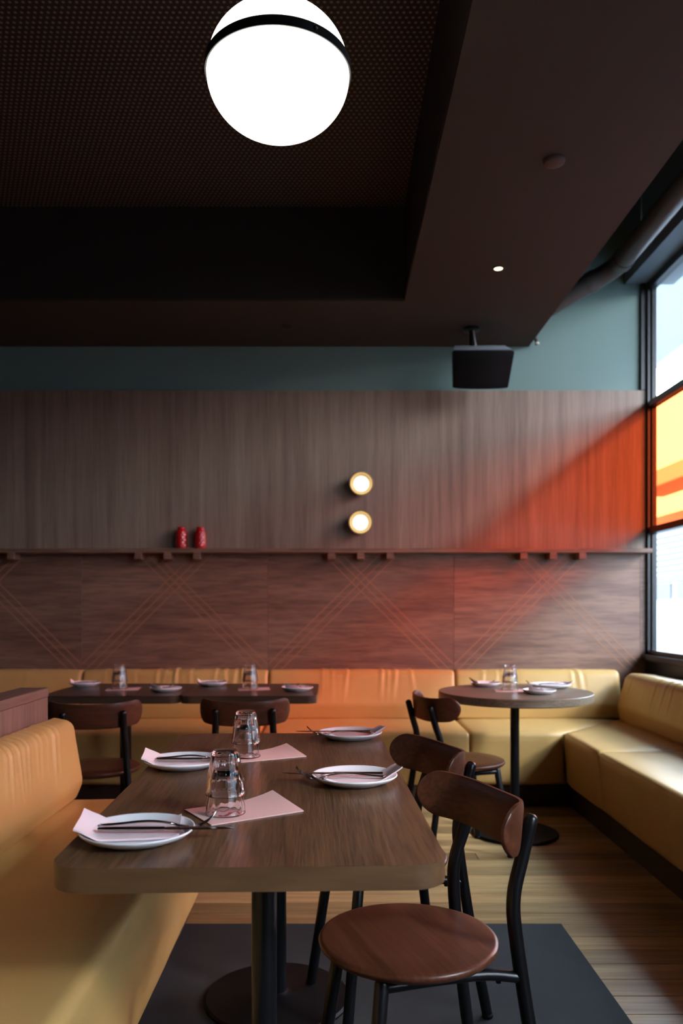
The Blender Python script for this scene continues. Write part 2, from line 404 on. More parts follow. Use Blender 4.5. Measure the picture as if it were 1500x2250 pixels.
# ------------------------------------------------------------------ street outside
tag(obj('ground', mbox(WX+0.2, 60, -30, 120, -0.3, -0.15), 'concrete'), kind='structure')
aw = thing('street_awning', 'pale street awning slab outside above the window', 'awning', (3.3, 2, 4.4))
obj('slab', mbox(WX+0.2, 4.26, -12, 30, 4.42, 4.55, 0.01, 1), 'awning_white', aw, world=True)
obj('fascia', mbox(4.26, 4.30, -12, 30, 4.38, 4.62, 0.005, 1), 'awning_white', aw, world=True)
bl = thing('shop_building', 'white low building across the street seen through the window', 'building', (10, 20, -0.15))
obj('wall', mbox(10, 16, -20, 60, -0.15, 4.0), 'facade_white', bl, world=True)
obj('canopy', mbox(8.9, 10, 10, 24.2, 4.55, 5.0, 0.02, 1), 'facade_warm', bl, world=True)
obj('fascia', mbox(9.9, 10, -20, 60, 1.95, 2.12), 'facade_grey', bl, world=True)
for k in range(16):
    obj('louvre', mbox(9.9, 9.97, 17, 30, 2.16+k*0.085, 2.20+k*0.085), 'facade_grey' if k % 2 else 'facade_white', bl, world=True)
for k in range(6):
    w_ = obj('window', mbox(9.95, 9.99, 14+k*2.4, 16+k*2.4, 1.45, 1.9), 'facade_grey', bl, world=True)

# ------------------------------------------------------------------ banquettes
def plf(lo, hi):
    return lambda d, z: max(0.0, min(1.0, (z-lo)/(hi-lo))) if z > lo else 0.0
def pleatset(L0, n, rnd):
    return [(rnd.uniform(0.12, L0-0.12), rnd.uniform(0.003, 0.006), rnd.uniform(0.008, 0.016), rnd.uniform(-0.15, 0.15)) for _ in range(n)]
SEATZ, TOPZ = 0.45, 0.775
def bench(name, label, u0, u1, mapf, depth, base, seedv, seat_u=None, back_u=None, backtop=TOPZ, group='mustard banquettes', pl=9, thick=0.205, rs=0.05, endr=0.018, plinth_u=None, z0=0.14):
    t = thing(name, label, 'banquette', base, group=group)
    seat = round_poly([(0.02, z0), (0.0, 0.40), (0.0, SEATZ), (depth+0.03, SEATZ+0.004), (depth+0.03, z0)], [0.03, 0.05, rs, 0.01, 0.01])
    su = seat_u or (u0, u1)
    obj('seat', cushion(seat, su[0], su[1], mapf, endr, puff=0.006, step=0.035, seed=seedv), 'mustard', t, True, True)
    bk = round_poly([(depth, SEATZ+0.006), (depth-0.015, SEATZ+0.10), (depth+0.045, backtop), (depth+thick, backtop-0.01), (depth+thick, SEATZ+0.006)], [0.02, 0.08, 0.055, 0.02, 0.01], 8)
    bu = back_u or (u0, u1); L_ = abs((bu[1](0) if callable(bu[1]) else bu[1])-(bu[0](0) if callable(bu[0]) else bu[0]))
    rnd = random.Random(seedv)
    obj('backrest', cushion(bk, bu[0], bu[1], mapf, endr, pleatset(L_, pl, rnd), plf(0.55, backtop), 0.006, 0.022, seedv), 'mustard', t, True, True)
    pu = plinth_u or su
    bm = bmesh.new()
    pts = [mapf((f(d) if callable(f) else f), d, z) for z in (0.0, z0) for f, d in ((pu[0], 0.06), (pu[1], 0.06), (pu[1], depth), (pu[0], depth))]
    vs = [bm.verts.new(p) for p in pts]
    for fc in ((0,1,2,3),(4,5,6,7),(0,1,5,4),(1,2,6,5),(2,3,7,6),(3,0,4,7)): bm.faces.new([vs[i] for i in fc])
    obj('plinth', bm, 'plinth_dark', t, world=True)
    return t
BD = 4.70; BDEP = 0.55
mapB = lambda u, d, z: (u, BD+d, z)
RXF = 1.352; RDEP = 0.50
mapR = lambda u, d, z: (RXF+d, u, z)
G = 0.003
bench('banquette', 'mustard banquette section along the back wall at the far left edge', -2.92, -1.68-G, mapB, BDEP, (-2.3, 5.0, 0), 1)
bench('banquette', 'mustard banquette section along the back wall behind the left square table', -1.68+G, -0.44-G, mapB, BDEP, (-1.06, 5.0, 0), 2, pl=14)
bench('banquette', 'mustard banquette section along the back wall between square and round tables', -0.44+G, 0.80-G, mapB, BDEP, (0.18, 5.0, 0), 3)
mit = lambda d: RXF+d*RDEP/BDEP-G
bench('banquette', 'mustard corner banquette section behind the round table', 0.80+G, None, mapB, BDEP, (1.3, 5.0, 0), 4,
      seat_u=(0.80+G, mit), back_u=(0.80+G, RXF+RDEP+0.04), plinth_u=(0.80+G, lambda d: RXF+d*RDEP/BDEP), pl=6)
mitR = lambda d: BD+d*BDEP/RDEP-G
bench('banquette', 'mustard corner banquette section below the window corner', None, None, mapR, RDEP, (1.7, 4.6, 0), 5,
      seat_u=(mitR, 4.09+G), back_u=(BD+BDEP-0.06, 4.09+G), plinth_u=(lambda d: BD+d*BDEP/RDEP, 4.09), pl=5, backtop=0.765)
bench('banquette', 'mustard banquette section along the window nearest the camera', 4.09-G, 0.9, mapR, RDEP, (1.7, 2.5, 0), 6, pl=7, backtop=0.765)
# left booth
mapL = lambda u, d, z: (-0.49-d, u, z)
bt = thing('booth_banquette', 'mustard booth bench beside the long near table', 'banquette', (-0.75, 1.6, 0), group='mustard banquettes')
seat = round_poly([(0.03, 0.085), (0.0, 0.40), (0.0, 0.455), (0.60, SEATZ), (0.60, 0.085)], [0.03, 0.06, 0.055, 0.01, 0.01])
obj('seat', cushion(seat, 3.085, -0.3, mapL, 0.02, puff=0.006, step=0.03, seed=8), 'mustard', bt, True, True)
bk = round_poly([(0.505, SEATZ+0.004), (0.475, 0.52), (0.515, 0.752), (0.603, 0.770), (0.603, SEATZ+0.004)], [0.025, 0.08, 0.045, 0.02, 0.01], 8)
rnd = random.Random(21)
pl = []
for k in range(46):
    pl.append((0.22+0.052*k+rnd.uniform(-0.02, 0.02), rnd.uniform(0.0025, 0.006)*(0.5+0.5*math.sin(k*1.7)**2), rnd.uniform(0.007, 0.013), rnd.uniform(-0.45, -0.15)))
obj('backrest', cushion(bk, 3.085, -0.3, mapL, 0.03, pl, lambda d, z: max(0.0, min(1.0, (z-0.56)/0.10))*max(0.0, min(1.0, (0.63-d)/0.06)), 0.006, 0.018, 9, 0.007), 'mustard', bt, True, True)
obj('plinth', mbox(-1.05, -0.56, -0.3, 3.04, 0.0, 0.085), 'plinth_dark', bt, world=True)
pt = thing('booth_partition', 'low timber partition with flat cap behind the booth bench', 'partition', (-1.16, 1.5, 0))
obj('panel', mbox(-1.210, -1.106, -0.3, 3.072, 0.0, 0.845, 0.001, 1), 'partition_wood', pt, world=True)
obj('cap', mbox(-1.214, -1.104, -0.3, 3.076, 0.846, 0.881, 0.002, 1), 'cap_wood', pt, world=True)

# ------------------------------------------------------------------ shelf, brackets, jars, sconces
sh = thing('wall_ledge', 'long narrow timber ledge on blocks across the panelled back wall', 'shelf', (-0.4, 5.43, 1.56))
obj('board', mbox(-4.2, WX-0.002, 5.36, WY-0.022, 1.560, 1.589, 0.002, 1), 'shelf_wood', sh, world=True)
for c in (-2.38, -1.127, 0.175, 1.472):
    for k in (-1, 0, 1):
        obj('bracket', mbox(c+k*0.198-0.024, c+k*0.198+0.024, 5.364, WY-0.022, 1.516, 1.560, 0.002, 1), 'shelf_wood', sh, world=True)
def jar_fn(r, z, a):
    if 0.012 < z < 0.118:
        k = int((z-0.012)/0.018); return r+0.004*abs(math.sin((z-0.012)/0.018*PI))*(0.6+0.4*math.cos(12*a+(k % 2)*PI))
    return r
prof = [(0.0, 0.0), (0.030, 0.0), (0.035, 0.004)]+[(0.036+0.001*math.sin(PI*(z/0.12)), z) for z in [0.010+0.003*i for i in range(37)]]+[(0.032, 0.124), (0.0265, 0.130), (0.0265, 0.141), (0.029, 0.145), (0.028, 0.150), (0.025, 0.149), (0.024, 0.138), (0.0, 0.137)]
j = thing('candle_jar', 'red dimpled glass candle jar on the ledge, left of the pair', 'jar', (-1.045, 5.43, 1.589), group='red jars on the ledge')
obj('body', lathe(prof, 72, fn=jar_fn), 'red_glass', j, True)
obj('net_ring', lathe([(0.0268, 0.132), (0.0285, 0.133), (0.0285, 0.136), (0.0268, 0.137)], 48, cap=False), 'red_glass', j, True)
dup(j, (-0.915, 5.43, 1.589), 0.7, 'red dimpled glass candle jar on the ledge, right of the pair')
def roty(bm): bmesh.ops.rotate(bm, verts=bm.verts[:], cent=(0, 0, 0), matrix=Matrix.Rotation(PI/2, 3, 'X')); return bm
sc = thing('wall_sconce', 'upper of two round brass wall lights with a white lens', 'wall light', (0.180, WY-0.022, 2.028), group='brass wall lights')
obj('ring', roty(lathe([(0.060, 0.0), (0.060, 0.055), (0.080, 0.075), (0.0815, 0.095), (0.079, 0.100), (0.074, 0.100), (0.068, 0.088), (0.058, 0.082), (0.056, 0.080), (0.0, 0.080)], 56)), 'brass', sc, 40)
obj('lens', roty(lathe([(0.053, 0.081), (0.053, 0.085), (0.045, 0.089), (0.02, 0.092), (0.0, 0.0925)], 48)), 'sconce_lit', sc, True)
obj('back_plate', roty(lathe([(0.066, -0.0), (0.066, 0.008), (0.060, 0.010)], 48)), 'brass', sc, 40)
dup(sc, (0.174, WY-0.022, 1.766), 0, 'lower of two round brass wall lights, just above the ledge')

# ------------------------------------------------------------------ ceiling fittings
sp_ = thing('ceiling_speaker', 'black loudspeaker hung on a short pole under the soffit', 'speaker', (0.88, 5.14, SOF))
obj('mount_plate', lathe([(0.0, -0.001), (0.055, -0.001), (0.055, -0.014), (0.045, -0.018), (0.0, -0.018)], 32), 'black_metal', sp_, 40)
obj('pole', tube([(0, 0, -0.015), (0.002, 0, -0.10), (0.01, -0.02, -0.17)], 0.012, round_ends=False), 'black_metal', sp_, True)
obj('cable', tube(smooth_path([(0.012, -0.01, -0.015), (0.022, -0.012, -0.08), (0.035, -0.02, -0.17)]), 0.004, 8, round_ends=False), 'white_plastic', sp_, True)
def spk(bm, w0, w1, h, d, yo, curve, tilt=0.50):
    poly = [(-w1/2, d)]
    for k in range(9):
        f = k/8; poly.append((-w0/2+w0*f, yo-curve*math.sin(PI*f)))
    poly.append((w1/2, d))
    prism(poly, -h/2, h/2, 0.012, bm, 3)
    for v in bm.verts: v.co.x *= 1+0.10*(v.co.z/h)
    bmesh.ops.rotate(bm, verts=bm.verts[:], cent=(0, 0, 0), matrix=Matrix.Rotation(tilt, 3, 'X'))
    bmesh.ops.translate(bm, verts=bm.verts[:], vec=(0.055, -0.03, -0.265)); return bm
cab_ = obj('cabinet', spk(bmesh.new(), 0.375, 0.22, 0.235, 0.15, -0.05, 0.02), 'black_matte', sp_, 40)
bmg = bmesh.new(); poly = [(-0.168+0.336*k/8, -0.053-0.02*math.sin(PI*k/8)) for k in range(9)]
poly = poly+[(x, y+0.012) for x, y in poly[::-1]]
prism(poly, -0.095, 0.085, 0, bmg); 
for v_ in bmg.verts: v_.co.x *= 1+0.10*(v_.co.z/0.235); v_.co.y -= 0.004
bmesh.ops.rotate(bmg, verts=bmg.verts[:], cent=(0, 0, 0), matrix=Matrix.Rotation(0.50, 3, 'X')); bmesh.ops.translate(bmg, verts=bmg.verts[:], vec=(0.055, -0.03, -0.265))
obj('grille', bmg, 'black_matte', cab_, 40)
bmt = mbox(-0.185, 0.185, -0.03, 0.10, 0.1175, 0.1215, 0.001, 1)  # thin pale strip added as the window highlight along the cabinet top
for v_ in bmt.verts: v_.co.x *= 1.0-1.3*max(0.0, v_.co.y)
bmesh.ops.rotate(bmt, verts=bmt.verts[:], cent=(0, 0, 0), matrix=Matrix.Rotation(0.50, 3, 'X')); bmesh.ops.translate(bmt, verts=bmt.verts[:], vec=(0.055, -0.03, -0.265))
obj('top_highlight', bmt, 'highlight_grey', sp_)
dl = thing('downlight', 'small lit round downlight recessed in the brown soffit', 'downlight', (0.869, 4.23, SOF))
obj('trim_ring', lathe([(0.022, 0.002), (0.034, 0.0), (0.034, -0.003), (0.024, -0.004), (0.022, 0.002)], 32, cap=False), 'brown_paint', dl, True)
obj('lens', lathe([(0.0225, -0.0005), (0.022, -0.003), (0.0, -0.004)], 32), 'downlight_lit', dl, True)
dt = thing('smoke_detector', 'dark round ceiling disc on the soffit nearer the camera', 'detector', (0.884, 3.21, SOF))
obj('base', lathe([(0.0, 0.0), (0.044, 0.0), (0.044, -0.006), (0.0, -0.006)], 40), 'detector_brown', dt, 40)
obj('cover', lathe([(0.042, -0.006), (0.040, -0.013), (0.03, -0.016), (0.0, -0.017)], 40), 'detector_brown', dt, 40)
dt2 = thing('downlight', 'small unlit dark disc on the soffit along the back wall', 'downlight', (-0.306, 5.1, SOF))
obj('trim_ring', lathe([(0.0, 0.0), (0.038, 0.0), (0.038, -0.004), (0.026, -0.006), (0.024, -0.003), (0.0, -0.002)], 32), 'dark_paint', dt2, 40)

# round service pipe near the window
pp = thing('service_pipe', 'thick painted pipe running under the lintel along the window', 'pipe', (1.83, 4, 3.40))
pa = [(1.83, -2.95, 3.40), (1.83, 1.0, 3.40), (1.83, 3.0, 3.40), (1.83, 5.08, 3.40), (1.815, 5.16, 3.395), (1.775, 5.215, 3.378), (1.70, 5.25, 3.34), (1.345, 5.40, 3.165)]
obj('tube', tube(pa, 0.064, 24, round_ends=False), 'pipe_paint', pp, 50, world=True)
for y_ in (5.06, 2.6): obj('coupling', tube([(1.83, y_-0.035, 3.40), (1.83, y_+0.035, 3.40)], 0.070, 24, round_ends=False), 'pipe_paint', pp, 50, world=True)
obj('coupling', tube([(1.72, 5.242, 3.35), (1.67, 5.262, 3.326)], 0.070, 24, round_ends=False), 'pipe_paint', pp, 50, world=True)
for y_ in (4.76, 2.4): obj('hanger_rod', tube([(1.83, y_, 3.46), (1.83, y_, 4.2)], 0.006, 8, round_ends=False), 'pipe_paint', pp, True, world=True)
spk_ = thing('sprinkler_head', 'small pale pipe fitting at the soffit corner on the back wall', 'fitting', (1.365, 5.44, 2.99))
obj('stub', tube([(0, 0.03, 0.10), (0.0, 0.0, 0.06), (0.012, -0.01, 0.01)], 0.012, 10), 'pipe_paint', spk_, True)
obj('cap', lathe([(0.0, -0.005), (0.014, -0.004), (0.016, 0.008), (0.012, 0.014), (0.0, 0.015)], 16, center=(0.014, -0.01, -0.005)), 'white_plastic', spk_, True)

# ------------------------------------------------------------------ globe pendant
PA, PCc = 0.190, 0.158
gp = thing('globe_pendant', 'large glowing opal globe pendant with a black metal band', 'pendant lamp', (-0.151, 2.13, 2.619))
def hemi(sign, a, c):
    pr = []
    for k in range(25):
        w = PI/2*k/24; pr.append((a*math.cos(w), sign*(0.008+c*math.sin(w))) if k < 24 else (0.0, sign*(0.008+c)))
    return lathe(pr, 72, cap=False)
obj('lower_shade', hemi(-1, PA, PCc-0.008), 'opal_lit', gp, True)
obj('upper_shade', hemi(1, PA-0.003, PCc-0.008), 'opal_lit', gp, True)
bnd = obj('band', lathe([(PA+0.001, -0.011), (PA+0.005, -0.012), (PA+0.005, 0.013), (PA+0.001, 0.012), (PA+0.001, -0.011)], 96, cap=False), 'black_metal', gp, 40)
for k in range(3):
    a = math.radians(-58+120*k)
    bm = lathe([(0.0, 0.0), (0.006, 0.0), (0.006, 0.004), (0.004, 0.007), (0.0, 0.008)], 14)
    bmesh.ops.rotate(bm, verts=bm.verts[:], cent=(0, 0, 0), matrix=Matrix.Rotation(PI/2, 3, 'Y')); bmesh.ops.translate(bm, verts=bm.verts[:], vec=(PA+0.004, 0, 0.001))
    bmesh.ops.rotate(bm, verts=bm.verts[:], cent=(0, 0, 0), matrix=Matrix.Rotation(a, 3, 'Z')); obj('screw', bm, 'black_metal', bnd, True)
obj('stem', tube([(0, 0, PCc-0.01), (0, 0, 0.921)], 0.008, 12, round_ends=False), 'black_metal', gp, True)
obj('collar', lathe([(0.030, PCc-0.012), (0.030, PCc+0.02), (0.012, PCc+0.04), (0.0, PCc+0.04)], 32), 'black_metal', gp, 40)
obj('ceiling_rose', lathe([(0.06, 0.92), (0.06, 0.905), (0.02, 0.89), (0.0, 0.89)], 40), 'black_metal', gp, 40)

# ------------------------------------------------------------------ tables
TZ = 0.75
def rect(w, d, r): return round_poly([(-w/2, -d/2), (w/2, -d/2), (w/2, d/2), (-w/2, d/2)], r, 10)
def pedestal(parent, x, y, rad=0.0275, br=0.22, top=0.71):
    obj('column', tube([(x, y, 0.012), (x, y, top)], rad, 28, round_ends=False), 'black_metal', parent, 40)
    obj('base', lathe([(0.0, 0.004), (br, 0.004), (br, 0.010), (br-0.006, 0.016), (rad+0.02, 0.019), (rad+0.004, 0.026), (rad, 0.03)], 64, center=(x, y, 0), cap=False), 'black_matte', parent, 40)
    obj('top_plate', mbox(x-0.16, x+0.16, y-0.05, y+0.05, top-0.012, top, 0.003, 1), 'black_metal', parent)
mat_ = obj('floor_mat', mbox(-1.05, 0.85, -1.2, 2.99, 0.0, 0.004, 0.001, 1), 'mat_grey'); tag(mat_, 'flat charcoal floor mat under the long near table', 'mat')
TR = math.radians(1.8)
tn = thing('dining_table', 'long oak dining table with rounded corners nearest the camera', 'table', (-0.168, 2.07, 0.0), TR)
# top of three glued boards with a fine joint
w, L_ = 0.688, 1.442
obj('tabletop', prism(rect(w, L_, 0.065), TZ-0.042, TZ, 0.0025), 'table_oak', tn, 40)
tp = tn.children[0].data; tp.materials.append(MATS['table_edge'])
for p_ in tp.polygons:
    if abs(p_.normal.z) < 0.3: p_.material_index = 1
for s_ in (-1, 1): pedestal(tn, 0.005, s_*0.35, top=TZ-0.042)
for xj in (-0.225, 0.19): obj('board_joint', mbox(xj-0.0006, xj+0.0006, -L_/2+0.01, L_/2-0.01, TZ-0.0005, TZ+0.0001), 'table_edge', tn)
t1 = thing('square_table', 'dark square table by the back banquette, left of the pair', 'table', (-1.125, 4.29, 0), group='square tables at the back')
obj('tabletop', prism(rect(0.685, 0.64, 0.05), TZ-0.040, TZ, 0.003), 'table_dark', t1, 40)
pedestal(t1, 0.0, 0.0, 0.03, 0.21, TZ-0.04)
t2 = dup(t1, (-0.432, 4.29, 0), 0, 'dark square table by the back banquette, right of the pair')
t3 = thing('round_table', 'round dark timber cafe table on a black pedestal in the corner', 'table', (0.947, 4.19, 0))
obj('tabletop', lathe([(0.0, TZ-0.042), (0.394, TZ-0.042), (0.398, TZ-0.038), (0.398, TZ-0.003), (0.395, TZ), (0.0, TZ)], 96), 'table_grey', t3, 40)
pedestal(t3, 0.0, 0.0, 0.0235, 0.225, TZ-0.042)

# ------------------------------------------------------------------ chairs (local: faces +Y, back at -Y)
def make_chair(label, loc, rz):
    t = thing('dining_chair', label, 'chair', loc, rz, 'walnut and black metal chairs')
    obj('seat', lathe([(0.0, 0.421), (0.170, 0.421), (0.190, 0.427), (0.2, 0.437), (0.2015, 0.443), (0.198, 0.4485), (0.19, 0.4505), (0.12, 0.450), (0.0, 0.449)], 72), 'walnut', t, 50)
    # curved backrest, pill outline
    bm = bmesh.new(); nu, nv = 40, 14; hw, hz, zc, th = 0.205, 0.056, 0.712, 0.014
    def bp(u, v, side):
        x = hw*math.sin(u*1.15)/math.sin(1.15); s = hw*u
        y = -0.222+0.105*(abs(u)**2.8)
        e = max(0.0, (abs(u)-0.78)/0.22); half = hz*math.sqrt(max(0.0, 1-e**2.0)) if e < 1 else 0.0
        half = max(half, 0.002)
        n = Vector((0.105*2.8*abs(u)**1.8*(1 if u > 0 else -1)/hw, -1, 0)).normalized()
        z = zc+half*v+0.018*u*u-0.006
        edge = (1-abs(v)**6)*(1-e**6)
        return Vector((x, y-0.10*(z-zc), z))+n*(th/2)*side*(0.55+0.45*edge)
    F, B = [], []
    for i in range(nu+1):
        u = math.sin(PI/2*(-1+2*i/nu)); F.append([bm.verts.new(bp(u, -1+2*k/nv, -1)) for k in range(nv+1)]); B.append([bm.verts.new(bp(u, -1+2*k/nv, 1)) for k in range(nv+1)])
    for i in range(nu):
        for k in range(nv):
            bm.faces.new((F[i][k], F[i+1][k], F[i+1][k+1], F[i][k+1])); bm.faces.new((B[i][k], B[i][k+1], B[i+1][k+1], B[i+1][k]))
        bm.faces.new((F[i][0], B[i][0], B[i+1][0], F[i+1][0])); bm.faces.new((F[i][nv], F[i+1][nv], B[i+1][nv], B[i][nv]))
    for k in range(nv):
        bm.faces.new((F[0][k], F[0][k+1], B[0][k+1], B[0][k])); bm.faces.new((F[nu][k], B[nu][k], B[nu][k+1], F[nu][k+1]))
    obj('backrest', bm, 'walnut', t, 60)
    R = 0.0155
    for s in (-1, 1):
        path = smooth_path([(s*0.175, -0.262, 0.012), (s*0.158, -0.220, 0.25), (s*0.143, -0.190, 0.47), (s*0.136, -0.188, 0.56), (s*0.130, -0.212, 0.64), (s*0.128, -0.236, 0.722)], 6)
        rl = obj('rear_leg', tube(path, R, 16), 'black_metal', t, True)
        fl = obj('front_leg', tube([(s*0.165, 0.165, 0.012), (s*0.125, 0.115, 0.415)], R, 16), 'black_metal', t, True)
        sr = obj('side_rail', tube(smooth_path([(s*0.125, 0.115, 0.405), (s*0.128, 0.0, 0.405), (s*0.135, -0.12, 0.402), (s*0.148, -0.198, 0.39)], 4), 0.0125, 12), 'black_metal', t, True)
        obj('bolt', lathe([(0.0, 0.380), (0.006, 0.381), (0.007, 0.395), (0.0, 0.395)], 10, center=(s*0.137, -0.15, 0)), 'black_metal', sr, True)
        obj('foot_cap', lathe([(0.0, 0.0), (0.014, 0.0), (0.0165, 0.004), (0.0165, 0.014), (0.0, 0.015)], 16, center=(s*0.165, 0.165, 0)), 'black_matte', fl, True)
        obj('foot_cap', lathe([(0.0, 0.0), (0.014, 0.0), (0.0165, 0.004), (0.0165, 0.014), (0.0, 0.015)], 16, center=(s*0.1755, -0.263, 0)), 'black_matte', rl, True)
    obj('cross_rail', tube([(-0.128, 0.0, 0.404), (0.128, 0.0, 0.404)], 0.011, 12), 'black_metal', t, True)
    return t
def face(fx, fy): return math.atan2(-fx, fy)     # rz so that local +Y points along (fx, fy)
F1 = face(-0.945, -0.326)
ch = make_chair('walnut chair with round seat at the near table, nearest the camera', (0.165, 1.79, 0.004), F1)
dup(ch, (0.136, 2.385, 0.004), F1, 'walnut chair at the long near table, second from the camera')
dup(ch, (0.63, 3.90, 0), face(0.95, 0.31), 'walnut chair drawn up to the round table')
dup(ch, (-0.425, 3.83, 0), face(-0.07, 0.99), 'walnut chair seen from behind at the right square table')
dup(ch, (-1.115, 3.735, 0), face(-0.22, 0.97), 'walnut chair seen from behind at the left square table')

# ------------------------------------------------------------------ tableware
def plate_bm(R):
    return lathe([(0.0, 0.004), (R*0.60, 0.004), (R*0.62, 0.0), (R*0.66, 0.0), (R*0.70, 0.003), (R*0.90, 0.0105), (R*0.985, 0.018), (R, 0.0205), (R*0.992, 0.0225), (R*0.965, 0.0215), (R*0.88, 0.0145), (R*0.74, 0.009), (R*0.55, 0.0075), (0.0, 0.0075)], 72)
def plate_me(R):
    bm = plate_bm(R); bmesh.ops.recalc_face_normals(bm, faces=bm.faces[:]); me = bpy.data.meshes.new('plate'); bm.to_mesh(me); bm.free()
    me.materials.append(MATS['porcelain'])
    for p in me.polygons: p.use_smooth = True
    return me
def dish_z(r, R):
    f = r/R
    return 0.0082 if f < 0.72 else 0.0082+(f-0.72)/0.28*0.0155 if f < 1 else 0.0237+(f-1)*0.02
def napkin_me(R, wx, wy, ox, oy, rot, lift, seed):
    """folded napkin draped in the plate; one end pokes up past the rim"""
    bm = bmesh.new(); n1, n2 = 22, 16; T = []; Bt = []
    for i in range(n1+1):
        a, b2 = [], []
        for k in range(n2+1):
            u = -wx/2+wx*i/n1; v = -wy/2+wy*k/n2
            x = ox+u*math.cos(rot)-v*math.sin(rot); y = oy+u*math.sin(rot)+v*math.cos(rot); r = math.hypot(x, y)
            z = dish_z(r, R)+0.0012*noise.noise(Vector((u*22+seed, v*22, seed)))+0.0012
            e = max(0.0, -u/(wx/2)-0.35)/0.65; z += lift*e*e*(0.35+0.65*(k/n2))
            a.append(bm.verts.new((x, y, z+0.0035))); b2.append(bm.verts.new((x, y, z)))
        T.append(a); Bt.append(b2)
    for i in range(n1):
        for k in range(n2):
            bm.faces.new((T[i][k], T[i+1][k], T[i+1][k+1], T[i][k+1])); bm.faces.new((Bt[i][k], Bt[i][k+1], Bt[i+1][k+1], Bt[i+1][k]))
        bm.faces.new((T[i][0], Bt[i][0], Bt[i+1][0], T[i+1][0])); bm.faces.new((T[i][n2], T[i+1][n2], Bt[i+1][n2], Bt[i][n2]))
    for k in range(n2):
        bm.faces.new((T[0][k], T[0][k+1], Bt[0][k+1], Bt[0][k])); bm.faces.new((T[n1][k], Bt[n1][k], Bt[n1][k+1], T[n1][k+1]))
    return bm
def strip(bm, pts, ws, ths):
    """flat bar swept in local x; pts (x,y,z), widths in y, thickness in z"""
    rings = []
    for (x, y, z), w_, h_ in zip(pts, ws, ths):
        rings.append([bm.verts.new((x, y+a*w_/2, z+b_*h_/2)) for a, b_ in ((-1, -0.5), (-0.7, -1), (0.7, -1), (1, -0.5), (1, 0.5), (0.7, 1), (-0.7, 1), (-1, 0.5))])
    for A, B in zip(rings, rings[1:]):
        for k in range(8): bm.faces.new((A[k], A[(k+1) % 8], B[(k+1) % 8], B[k]))
    bm.faces.new(rings[0]); bm.faces.new(rings[-1])
def fork_parts(sc=1.0):
    h = bmesh.new(); n = 14; L0 = 0.13
    pts = [(L0*i/n, 0, 0.0015+0.010*math.sin(PI*min(1, i/n*0.95))**1.2*(i/n)) for i in range(n+1)]
    strip(h, pts, [0.010-0.0045*(i/n) for i in range(n+1)], [0.0035]*(n+1))
    hd = bmesh.new(); z0 = pts[-1][2]
    strip(hd, [(0.128, 0, z0), (0.138, 0, z0-0.003), (0.150, 0, z0-0.006), (0.160, 0, z0-0.006)], [0.006, 0.013, 0.022, 0.023], [0.003]*4)
    for k in range(4):
        y = -0.0092+0.00613*k
        strip(hd, [(0.158, y, z0-0.006), (0.175, y, z0-0.003), (0.190, y, z0+0.006), (0.203, y, z0+0.019)], [0.0034, 0.0034, 0.003, 0.0018], [0.0022]*4)
    return h, hd
def knife_parts():
    h = bmesh.new(); strip(h, [(0, 0, 0.003), (0.004, 0, 0.003), (0.06, 0, 0.003), (0.105, 0, 0.003)], [0.009, 0.011, 0.010, 0.009], [0.005]*4)
    b_ = bmesh.new(); strip(b_, [(0.104, 0, 0.003), (0.112, 0.001, 0.003), (0.16, 0.002, 0.003), (0.20, 0.001, 0.003), (0.216, -0.003, 0.003)], [0.009, 0.016, 0.018, 0.014, 0.003], [0.003, 0.002, 0.002, 0.0016, 0.001])
    return h, b_
fh, fd = fork_parts(); kh, kb = knife_parts()
fork0 = thing('fork', 'x', 'fork', group='forks on the plates'); obj('handle', fh, 'steel', fork0, True); obj('tines', fd, 'steel', fork0, True)
knife0 = thing('knife', 'x', 'knife', group='knives on the plates'); obj('handle', kh, 'steel', knife0, 50); obj('blade', kb, 'steel', knife0, 50)
first = {'f': True, 'k': True}
PL = {0.108: plate_me(0.108), 0.085: plate_me(0.085), 0.11: plate_me(0.11)}
def put_cut(kind, loc, rz, label, scale=1.0, tilt=0.0):
    root = fork0 if kind == 'f' else knife0
    if first[kind]: first[kind] = False; root.location = loc; o = root
    else: o = dup(root, loc)
    o.rotation_euler = (0, tilt, rz); o.scale = (scale,)*3; o['label'] = label
def setting(x, y, R, rz, where, seed, wide=True, cutscale=1.0, spread=0.018, nw=None, lift=0.010, fk=0.0, kr=0.0):
    p = bpy.data.objects.new('plate', PL[R]); C.objects.link(p); p.location = (x, y, TZ)
    tag(p, 'white round plate '+where, 'plate', 'white plates')
    w_, h_ = nw or (R*1.75, R*1.05)
    nb = obj('napkin', napkin_me(R, w_, h_, -R*0.16, 0.012, 0.10, lift, seed), 'napkin', None, 60); nb.location = (x, y, TZ); nb.rotation_euler = (0, 0, rz)
    tag(nb, 'folded pale pink napkin on the plate '+where, 'napkin', 'napkins on the plates')
    def at(lx, ly): return (x+lx*math.cos(rz)-ly*math.sin(rz), y+lx*math.sin(rz)+ly*math.cos(rz), TZ+0.0185)
    put_cut('f', at(-R*0.72, 0.008+spread*0.6), rz+fk, 'steel fork on the plate '+where, cutscale*1.10)
    put_cut('k', at(-R*0.66, 0.008-spread*0.6), rz+kr, 'steel knife on the plate '+where, cutscale*1.18)
setting(-0.375, 1.515, 0.108, 0.03, 'at the near left corner of the long table', 1, lift=0.012, spread=0.030)
setting(-0.418, 2.205, 0.108, 0.03, 'at the far left side of the long table', 2, spread=0.022)
setting(0.050, 2.005, 0.108, PI-0.02, 'on the right side of the long table', 3, spread=0.022, lift=0.02)
setting(0.052, 2.690, 0.108, PI+0.02, 'at the far right corner of the long table', 4, spread=0.02, lift=0.016)
sm = 0.085
setting(-1.400, 4.47, sm, 0.25, 'at the back of the left square table', 5, cutscale=0.62, nw=(0.13, 0.075))
